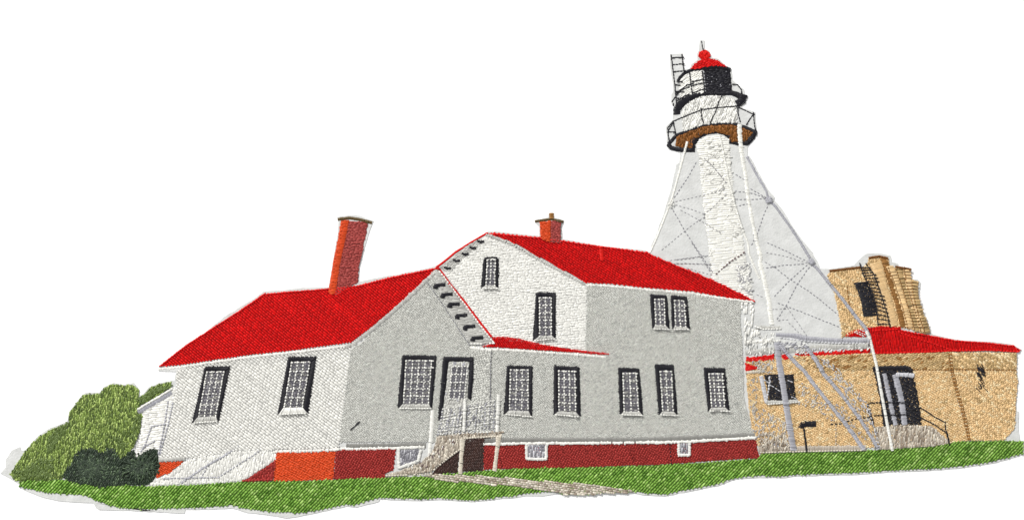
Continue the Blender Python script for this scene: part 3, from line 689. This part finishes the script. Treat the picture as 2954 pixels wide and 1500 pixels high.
# braces (dashed running stitches on the bare cloth)
b = Builder()
dk = [J(300,740, 420,950, 540,1130, 660,1308), K(150,0, 215,100, 275,200, 325,275), J(1190,705, 1150,800, 1100,950, 1050,1050), J(590,250, 690,345, 800,480), J(520,290, 440,430, 320,610),
      J(880,560, 1040,580, 1190,632), J(890,640, 1040,640, 1170,632), J(1030,540, 1110,585, 1180,625), J(920,700, 1000,682), J(890,405, 955,442),
      K(860,0, 1050,85, 1240,180), K(930,230, 1070,345, 1150,390, 1340,520, 1530,680), K(1240,210, 1080,350, 930,505), K(1260,230, 1140,400, 1060,560, 960,715), K(960,570, 1180,650, 1400,740, 1545,795), K(850,240, 1000,215, 1210,200)]
for q in dk: run(b, q, 7.2, 4.2, 'line_grey', z=L2, w=2.9, h=1.8)
b.build('brace', patch, 'darker dashed grey bracing lines')
b = Builder()
lt = [J(320,660, 430,635, 570,602), J(320,690, 460,730, 600,778), J(600,800, 480,880, 400,945, 200,1110), J(370,740, 560,840, 740,950), J(270,1215, 450,1190, 640,1165), J(300,1245, 650,1252), J(580,600, 700,570, 790,540),
      J(800,590, 700,690, 600,770), K(850,95, 1040,130, 1230,190), K(840,180, 930,235), K(1050,610, 1110,700, 1230,870), K(960,730, 1040,728, 1100,790, 1180,870), K(760,490, 820,512), K(900,630, 1050,620), K(0,160, 300,125), K(0,195, 320,202), K(100,240, 320,300)]
for q in lt: run(b, q, 7, 4.6, 'faint_grey', z=L2, w=2.8, h=1.8)
run(b, J(770,1290, 860,1210, 985,1125), 6, 4.5, 'brown_line', z=L2+1, w=3.2); run(b, K(375,300, 500,190, 660,85), 6, 4, 'brown_line', z=L2+1, w=3.2)
b.build('brace', patch, 'faint dashed grey bracing lines')
# ------------------------------------------------------------------ tan brick building
TN = dict(sp=4.5, ln=8.5, off=.45, jit=.22, edge=1.0, h=3.0, tint=.07, wob=.4, ut=.45)
b = Builder()
fill(b, L(148,250, 600,222, 1200,200) + N(210,208, 820,190, 840,345, 900,600, 950,760, 990,932, 830,952, 700,978) + L(1000,995, 590,1012, 270,1040, 260,1000, 200,850, 180,700, 160,500), 'tan', ang=25, z=L1, alt=['tan_light', 'tan_light', 'tan_shade'], altp=.26, **TN)
tw = b.build('brick_wall', patch, 'tan wall with the black door')
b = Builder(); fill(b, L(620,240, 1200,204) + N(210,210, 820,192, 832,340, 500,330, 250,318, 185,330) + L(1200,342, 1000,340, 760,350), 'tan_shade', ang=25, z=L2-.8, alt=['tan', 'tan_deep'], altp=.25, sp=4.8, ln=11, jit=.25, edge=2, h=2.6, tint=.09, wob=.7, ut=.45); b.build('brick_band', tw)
b = Builder()
fill(b, N(820,190, 1390,196, 1392,350, 1405,450, 1390,560, 1385,690, 1378,830, 1290,932, 990,932, 950,760, 900,600, 840,345), 'tan', ang=-38, z=L1, alt=['tan_light', 'tan_light', 'tan_shade'], altp=.26, **TN)
tw2 = b.build('brick_wall', patch, 'tan end wall at the right edge')
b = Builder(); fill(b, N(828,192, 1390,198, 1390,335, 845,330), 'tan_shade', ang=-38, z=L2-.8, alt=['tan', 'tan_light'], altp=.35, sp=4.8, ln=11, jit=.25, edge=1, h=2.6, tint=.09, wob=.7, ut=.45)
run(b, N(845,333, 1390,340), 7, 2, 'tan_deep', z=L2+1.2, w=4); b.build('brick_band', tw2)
b = Builder(); run(b, N(520,335, 830,338), 6, 3, 'tan_deep', z=L2+1.2, w=4)
for dx in (0, 16): run(b, N(825+dx,200, 838+dx,340, 880+dx,500, 925+dx,650, 960+dx,800, 985+dx,925), 7, 3, 'tan_deep', z=L2+1.2, w=5.5, h=2.8)
b.build('corner_seam', tw)
b = Builder()
scatter(b, N(1035,305, 1105,297, 1122,330, 1130,385, 1075,395), 26, ['black'], -48, 13, L2+1, w=3, spread=14)
scatter(b, N(1075,395, 1120,390, 1118,490, 1065,495), 9, ['black'], -42, 15, L2+1, w=2.6, spread=10); run(b, N(1050,490, 1075,510), 8, 1, 'black', z=L2+1, w=2.6); run(b, N(1100,470, 1145,515), 8, 1, 'black', z=L2+1, w=2.6)
b.build('wall_lamp', patch, 'scribbled black lamp on the tan end wall')
# background tan tower
TT = M(85,300, 110,265, 240,250, 345,236, 385,215, 402,165, 480,152, 548,172, 560,236, 640,244, 705,252, 722,332, 780,348, 770,392, 774,490, 800,560, 835,635, 866,740, 640,692, 480,684, 400,692, 195,772, 190,700, 165,560, 140,440)
b = Builder(); fill(b, TT, 'tan', ang=-35, z=L1, alt=['tan_light', 'tan_shade'], altp=.25, **TN)
tt = b.build('brick_tower', patch, 'tan round tower behind the red roof')
b = Builder()
satin(b, M(455,205, 490,360, 545,520, 590,684), [32, 30, 26, 24], 'tan', z=L2-.6, jag=1, tint=.08); tone = .85
for q, wd, c in ((M(510,175, 560,330, 620,520, 660,690), 15, 'tan_deep'), (M(560,235, 610,360, 670,540, 710,700), 17, 'tan'), (M(620,246, 660,370, 720,560, 765,720), 16, 'tan_shade'), (M(680,252, 705,380, 765,580, 810,730), 17, 'tan'), (M(740,345, 745,430, 790,600, 840,735), 15, 'tan_shade')):
    satin(b, q, wd, c, z=L2, jag=2.2, tint=.14, sp=4.6, slant=14, h=3)
    run(b, [(x-7, y) for x, y in q], 6, 3, 'tan_deep', z=L2+1.6, w=3.2)
b.build('ribbing', tt)
b = Builder()
for q in (M(105,266, 240,250, 345,238), M(400,168, 480,156, 545,172), M(600,235, 700,250, 718,262)): satin(b, q, 6.5, 'brown_edge', z=L3-.6, sp=3, jag=.5, tint=.12)
run(b, M(110,360, 180,375, 280,380), 7, 2, 'tan_shade', z=L2+1, w=5); run(b, M(235,385, 250,500, 270,590), 6, 2, 'tan_deep', z=L2+1, w=4)
b.build('rim', tt)
b = Builder(); fill(b, M(287,352, 382,344, 420,420, 450,520, 468,600, 355,612, 340,500), 'black', ang=6, sp=3.9, ln=40, z=L3-.6, edge=1, tint=.14, ut=.6, h=2.6); b.build('hatch', tt)
o = rails('ladder', 'black ladder up the tan tower', [M(328,205, 355,290, 400,370, 430,450, 455,540, 470,670), M(375,208, 435,290, 470,380, 500,470, 530,570, 556,672)], z=L3+.6)
la = M(340,240, 362,305, 400,375, 430,455, 455,545, 468,665); lb = M(395,240, 440,300, 470,382, 500,472, 530,572, 552,668)
def along(path, f):
    k = f*(len(path)-1); i = min(int(k), len(path)-2); return lerp(path[i], path[i+1], k-i)
for i in range(17):
    f = i/16; rails('rung', None, [[along(la, f), along(lb, f)]], o, z=L3+.8)
# red roof of the tan building
R4 = M(400,692, 500,680, 640,686, 648,716, 730,732, 870,752, 960,768, 1050,786, 1320,806, 1490,826, 1548,862, 1530,882, 1300,870, 1050,875, 800,886, 430,897, 400,760, 330,765, 218,762, 235,735, 300,708, 340,700)
roof('roof', R4, 84, 'red roof of the tan building', sp=4.2, ln=20, z=L2+.2, edges=[M(420,716, 600,705, 660,742, 850,802, 1000,852, 1060,868), M(430,886, 800,878, 1050,866), M(1050,866, 1300,862, 1520,874), M(640,715, 870,758, 1050,792, 1320,812, 1490,832)])
b = Builder(); fill(b, L(150,235, 390,210, 388,252, 300,262, 150,270), 'red', ang=15, sp=4, ln=14, z=L2, edge=.8, tint=.06, jit=.2); fill(b, L(145,282, 305,330, 145,348), 'red', ang=10, sp=4, ln=30, z=L2, edge=.8, tint=.06)
fill(b, L(440,212, 500,203, 530,235, 470,255), 'red', ang=15, sp=4, ln=14, z=L2, edge=.8); fill(b, L(560,205, 700,192, 900,180, 1190,160, 1195,200, 900,215, 620,228), 'red', ang=80, sp=4, ln=14, z=L2, edge=1.4, tint=.06)
b.build('roof_edge', patch, 'thin red eaves behind the grey legs'); 
b = Builder(); satin(b, L(150,360, 305,350), 7, 'stone_light', z=L3-1, jag=1.2); b.build('eaves_trim', patch)
b = Builder()
for q in (M(285,728, 350,752), M(300,718, 375,745), M(330,705, 392,735)): run(b, q, 7, 1.5, 'white', z=L3+.4, w=3)
b.build('loose_thread', patch, 'white stitches across the red roof beside the grey leg')
# door of the tan building
b = Builder(); fill(b, N(185,332, 250,312, 480,308, 518,342, 530,400, 548,480, 575,620, 595,790, 520,800, 345,800, 275,812, 258,700, 240,560, 210,420), 'black', ang=5, sp=3.9, ln=16, z=L2+.6, edge=1.4, jit=.2, tint=.16, ut=.6)
satin(b, N(190,328, 250,322, 480,320, 510,345), 11, 'black', z=L3+.4, sp=3)
dr = b.build('door', patch, 'black double door of the tan building')
b = Builder(); satin(b, N(283,375, 305,480, 330,600, 350,700, 378,802), 11, 'lavender', z=L3, jag=1.2, tint=.1); b.build('door_frame', dr)
b = Builder(); satin(b, N(372,382, 400,480, 425,600, 440,700, 452,802), 15, 'lavender', z=L3, jag=1.4, tint=.1); satin(b, N(385,378, 460,380, 530,384), 11, 'lavender_light', z=L3+.4, jag=1.2); b.build('door_frame', dr)
# stone steps
b = Builder(); fill(b, N(190,815, 280,812, 345,802, 560,800, 680,808, 720,840, 760,882, 832,930, 815,955, 700,978, 230,1012), 'stone', ang=84, z=L2-.2, sp=3.9, ln=16, jit=.3, edge=1.2, h=2.8, tint=.1, wob=.8, ut=.45, alt=['stone_light', 'stone_dark'], altp=.4)
sp_ = b.build('stone_steps', patch, 'grey brown steps to the black door')
rails('handrail', 'black handrail of the stone steps', [N(132,632, 165,616, 260,612, 440,612), N(192,722, 300,716, 460,712), N(140,640, 160,720, 188,802), N(150,640, 175,730, 195,790), N(575,652, 640,690, 700,730, 790,778, 800,850, 815,900, 826,950), N(585,738, 690,790, 800,862), N(800,850, 820,945)], z=L4)
b = Builder(); run(b, N(245,380, 255,560, 280,800), 6, 1, 'black', z=L3, w=5); b.build('door_edge', dr)
# square window of the tan building
b = Builder(); fill(b, L(300,380, 550,374, 562,480, 572,592, 345,597, 330,480), 'black', ang=4, sp=3.9, ln=16, z=L2+.2, edge=1.4, jit=.2, tint=.16, ut=.6)
w_ = b.build('window', patch, 'square black window in the tan wall')
b = Builder(); satin(b, L(278,395, 300,500, 325,612), 11, 'lavender_light', z=L2+1.8, jag=1); run(b, L(350,390, 342,490, 325,590), 7, 1.5, 'lavender_light', z=L3, w=5); b.build('frame', w_)
b = Builder(); satin(b, L(325,612, 440,610, 592,600), 10, 'trim', z=L2+1.4, jag=1); run(b, L(330,628, 590,606), 7, 1, 'white', z=L3+.6, w=4); b.build('window_sill', w_)
b = Builder()
for q in (L(300,420, 330,440), L(345,462, 375,478), L(395,492, 425,512), L(500,425, 540,440), L(530,562, 565,578), L(340,400, 352,430)): run(b, q, 8, 1, 'lavender_light', z=L3, w=3)
b.build('diagonal_stitches', w_)  # short pale diagonal stitches across the black window
# base strip, mottled stitching over the wall
b = Builder(); satin(b, L(262,1005, 590,998, 800,996, 1160,992), [17, 13, 13, 13], 'stone', z=L2-.4, jag=1.6, tint=.1); run(b, L(265,1030, 590,1022, 1150,1010), 7, 1.5, 'stone_light', z=L3-.6, w=4.5)
b.build('stone_base', patch)
b = Builder(); scatter(b, L(205,640, 330,680, 480,780, 510,980, 270,990, 210,850), 170, ['stone', 'stone_light', 'faint_grey'], 85, 8, L2-.6, w=3.6)
scatter(b, L(260,870, 510,880, 515,1010, 270,1010), 120, ['stone', 'stone_light', 'stone_dark'], 88, 11, L2-.4, w=3.8)
scatter(b, L(180,380, 260,380, 250,700, 190,700), 30, ['stone', 'faint_grey'], 85, 7, L2-.6, w=3.2); scatter(b, L(200,265, 380,262, 390,360, 270,370), 50, ['stone_light', 'stone', 'lavender'], 40, 9, L2, w=3.2)
b.build('scrub', patch, 'grey brown speckled stitches at the foot of the tan wall')
b = Builder(); scatter(b, L(600,420, 760,560, 850,620, 900,790, 700,650, 590,640), 75, ['stone_light', 'stone', 'lavender'], 40, 8, L2-.6, w=3.2)
scatter(b, L(700,240, 860,260, 1010,430, 1180,640, 1270,960, 1230,990, 1050,640, 880,420), 200, ['lavender', 'stone_light', 'faint_grey', 'tan_shade'], -55, 9, L2, w=3.4)
scatter(b, L(840,620, 960,640, 1110,850, 1200,960, 960,780), 90, ['tan_shade', 'stone', 'lavender'], -60, 8, L2, w=3.2)
run(b, L(800,250, 900,350, 1000,460, 1120,600, 1200,740, 1275,1000), 8, 4, 'lavender_light', z=L2+1.4, w=3.6)
run(b, L(905,800, 905,950), 7, 3, 'stone', z=L2+.4, w=3.4); run(b, L(860,795, 940,790, 1080,745, 1180,735), 8, 4, 'black', z=L2+1.6, w=4)
b.build('lattice', patch, 'loose grey speckled stitches between the tower legs')
# legs
def leg(path, wd, col, z=L3, label=None, slant=0, sp=3.5, jag=.4, par=patch):
    b = Builder(); satin(b, path, wd, col, z=z, sp=sp, jag=jag, slant=slant, w=sp*1.25); return b.build('tower_leg', par, label)
leg(J(432,100, 355,400, 285,650, 215,830, 130,1040, 80,1145), [6.5, 5, 4.6], 'warm_white', label='thin white leg on the left of the tower')
leg(J(742,42, 800,330, 820,440, 880,680, 940,880, 1010,1060) + K(690,110, 740,230, 790,340), [5, 5.5, 6], 'warm_white', label='white leg running down the middle of the shaft')
leg(J(925,-62, 925,0, 948,200, 985,420, 1010,640, 1050,850, 1095,1050, 1130,1200) + K(790,180, 830,330, 880,560, 905,770), [11, 11, 8.5, 9.5, 12, 13], 'warm_white', slant=14, jag=1.4, z=L3+.4, label='thick white leg right of the shaft')
leg(J(1000,240, 1080,390, 1180,560, 1200,640, 1270,710, 1400,890, 1500,1040, 1590,1190), [5, 6, 7], 'lavender', z=L3-.4, jag=.9, label='upper grey leg on the right of the tower')
leg(K(1270,190, 1330,240, 1420,350, 1560,520, 1700,700, 1790,810, 1830,900), [7, 8, 9, 10], 'lavender', z=L3+.2, jag=.7, label='middle grey leg on the right of the tower')
leg(L(1160,20, 1190,80, 1240,280, 1290,560, 1340,820, 1380,1020), [8, 8, 8.5, 8], 'warm_white', z=L4, label='lower white leg on the right of the tower')
for (x, y), n, nm in ((J(285,680)[0], 10, 'small white joint on the left leg'), (J(1205,645)[0], 34, 'upper grey joint on the right leg'), (K(1275,180)[0], 30, 'lower grey joint on the right leg')):
    b = Builder()
    for _ in range(n):
        th = rng.uniform(0, 6.28); r = rng.uniform(2, 13)
        b.add((x+rng.normal(0, 4), y+rng.normal(0, 4)), (x+math.cos(th)*r, y+math.sin(th)*r), L3+.5, 3.2, 2.4, 'lavender' if n > 10 else 'white')
    b.build('brace_joint', patch, nm)
# horizontal beams
b = Builder(); satin(b, K(950,868, 1100,875, 1250,905, 1500,922, 1700,925, 1825,925), [10, 14, 13, 12, 12], 'lavender', z=L3, jag=.6, tint=.06); run(b, K(980,895, 1250,930, 1500,945, 1820,948), 8, 2, 'lavender_light', z=L4, w=4.5); b.build('tower_beam', patch, 'grey beam under the tower')
b = Builder()
satin(b, K(660,1035, 900,1020, 1150,1010, 1400,985, 1815,975), [14, 16, 14, 14], 'trim', z=L3-1.2, jag=1.6, tint=.06)
satin(b, K(650,940, 780,935, 900,920), 8, 'white', z=L3-.6, jag=1.5); satin(b, K(760,800, 850,800, 980,800), 7, 'trim', z=L3-.6, jag=1.5)
run(b, K(655,960, 650,900, 660,865), 7, 1, 'white', z=L3, w=4); run(b, K(740,790, 820,815, 990,812), 7, 1, 'white', z=L4-1, w=4.4)
run(b, K(800,970, 870,930, 980,925), 7, 1, 'white', z=L4-1, w=5)
scatter(b, K(940,930, 1250,940, 1250,1000, 1000,1010), 60, ['lavender', 'line_grey', 'white'], 10, 9, L3+.5, w=3)
scatter(b, K(1100,1020, 1820,970, 1820,1010, 1200,1050), 45, ['white', 'lavender_light'], 60, 9, L3+.8, w=3.2)
scatter(b, K(650,860, 930,850, 930,1050, 650,1070), 60, ['white', 'trim'], 85, 9, L3-.4, w=3.2)
b.build('tower_beam', patch, 'pale lower beam under the tower')

leg(L(410,115, 430,280, 460,460, 500,720, 550,1015), [15, 17, 16, 17, 18], 'lavender', z=L3+1, slant=16, jag=1.2, label='thickest grey leg in front of the tan wall')
leg(L(435,135, 520,230, 640,350, 720,460, 810,570, 960,760, 1060,890, 1140,1010), [10, 10, 9, 12], 'lavender', z=L3+.4, slant=12, jag=1, label='slanting grey leg ending left of the steps')
leg(L(650,140, 740,260, 800,370, 950,540, 1100,740, 1200,900, 1262,1000), [10, 10, 9, 8], 'lavender', z=L3+.4, slant=12, jag=1, label='slanting grey leg ending at the steps')
# post with the box
b = Builder(); satin(b, L(614,822, 622,795, 735,790), 16, 'black', z=L3-.6, sp=3, jag=1); mb = b.build('letter_box', patch, 'small black box on a post before the tan wall')
b = Builder(); satin(b, L(638,840, 648,920, 662,1030), 5, 'black', z=L3-1, sp=3, jag=.5); b.build('post', mb)

# ------------------------------------------------------------------ the white table top
def table_mat():
    m = bpy.data.materials.new('white_table_surface'); m.use_nodes = True
    nt = m.node_tree; b = nt.nodes['Principled BSDF']
    tc = nt.nodes.new('ShaderNodeTexCoord'); no = nt.nodes.new('ShaderNodeTexNoise'); no.inputs['Scale'].default_value = 60
    nt.links.new(tc.outputs['Object'], no.inputs['Vector'])
    cr = nt.nodes.new('ShaderNodeValToRGB'); cr.color_ramp.elements[0].color = (.955, .955, .955, 1); cr.color_ramp.elements[1].color = (.97, .97, .97, 1)
    nt.links.new(no.outputs['Fac'], cr.inputs[0]); nt.links.new(cr.outputs[0], b.inputs['Base Color'])
    b.inputs['Roughness'].default_value = .8; b.inputs['Specular IOR Level'].default_value = .2
    return m
me = bpy.data.meshes.new('table_surface')
me.from_pydata([(-1.2, -1.0, 0), (1.2, -1.0, 0), (1.2, 1.0, 0), (-1.2, 1.0, 0), (-1.2, -1.0, -.03), (1.2, -1.0, -.03), (1.2, 1.0, -.03), (-1.2, 1.0, -.03)], [],
               [(0, 1, 2, 3), (7, 6, 5, 4), (0, 4, 5, 1), (1, 5, 6, 2), (2, 6, 7, 3), (3, 7, 4, 0)])
me.materials.append(table_mat()); me.update()
tb = bpy.data.objects.new('table_surface', me); COL.objects.link(tb); tb['kind'] = 'structure'

# ------------------------------------------------------------------ light
w = bpy.data.worlds.new('World'); scene.world = w; w.use_nodes = True
bg = w.node_tree.nodes['Background']; bg.inputs[0].default_value = (.985, .99, 1, 1); bg.inputs[1].default_value = .5
def area(name, loc, size, power, col=(1, .985, .96)):
    l = bpy.data.lights.new(name, 'AREA'); l.shape = 'DISK'; l.size = size; l.energy = power; l.color = col
    o = bpy.data.objects.new(name, l); COL.objects.link(o); o.location = loc
    from mathutils import Vector
    o.rotation_euler = (-Vector(loc)).to_track_quat('-Z', 'Y').to_euler(); return o
area('key_lamp', (-1.0, 1.4, 1.6), .5, 62)

cam = bpy.data.cameras.new('Camera'); co = bpy.data.objects.new('Camera', cam); COL.objects.link(co)
co.location = (0, 0, .9); co.rotation_euler = (0, 0, 0)
cam.sensor_width = 36; W_ = 2954*S; cam.lens = 36*(.9-.0006)/W_
cam.clip_start = .01; cam.clip_end = 50
scene.camera = co
scene.view_settings.view_transform = 'Standard'; scene.view_settings.look = 'None'; scene.view_settings.exposure = 0
scene.render.resolution_x = 1024; scene.render.resolution_y = 519
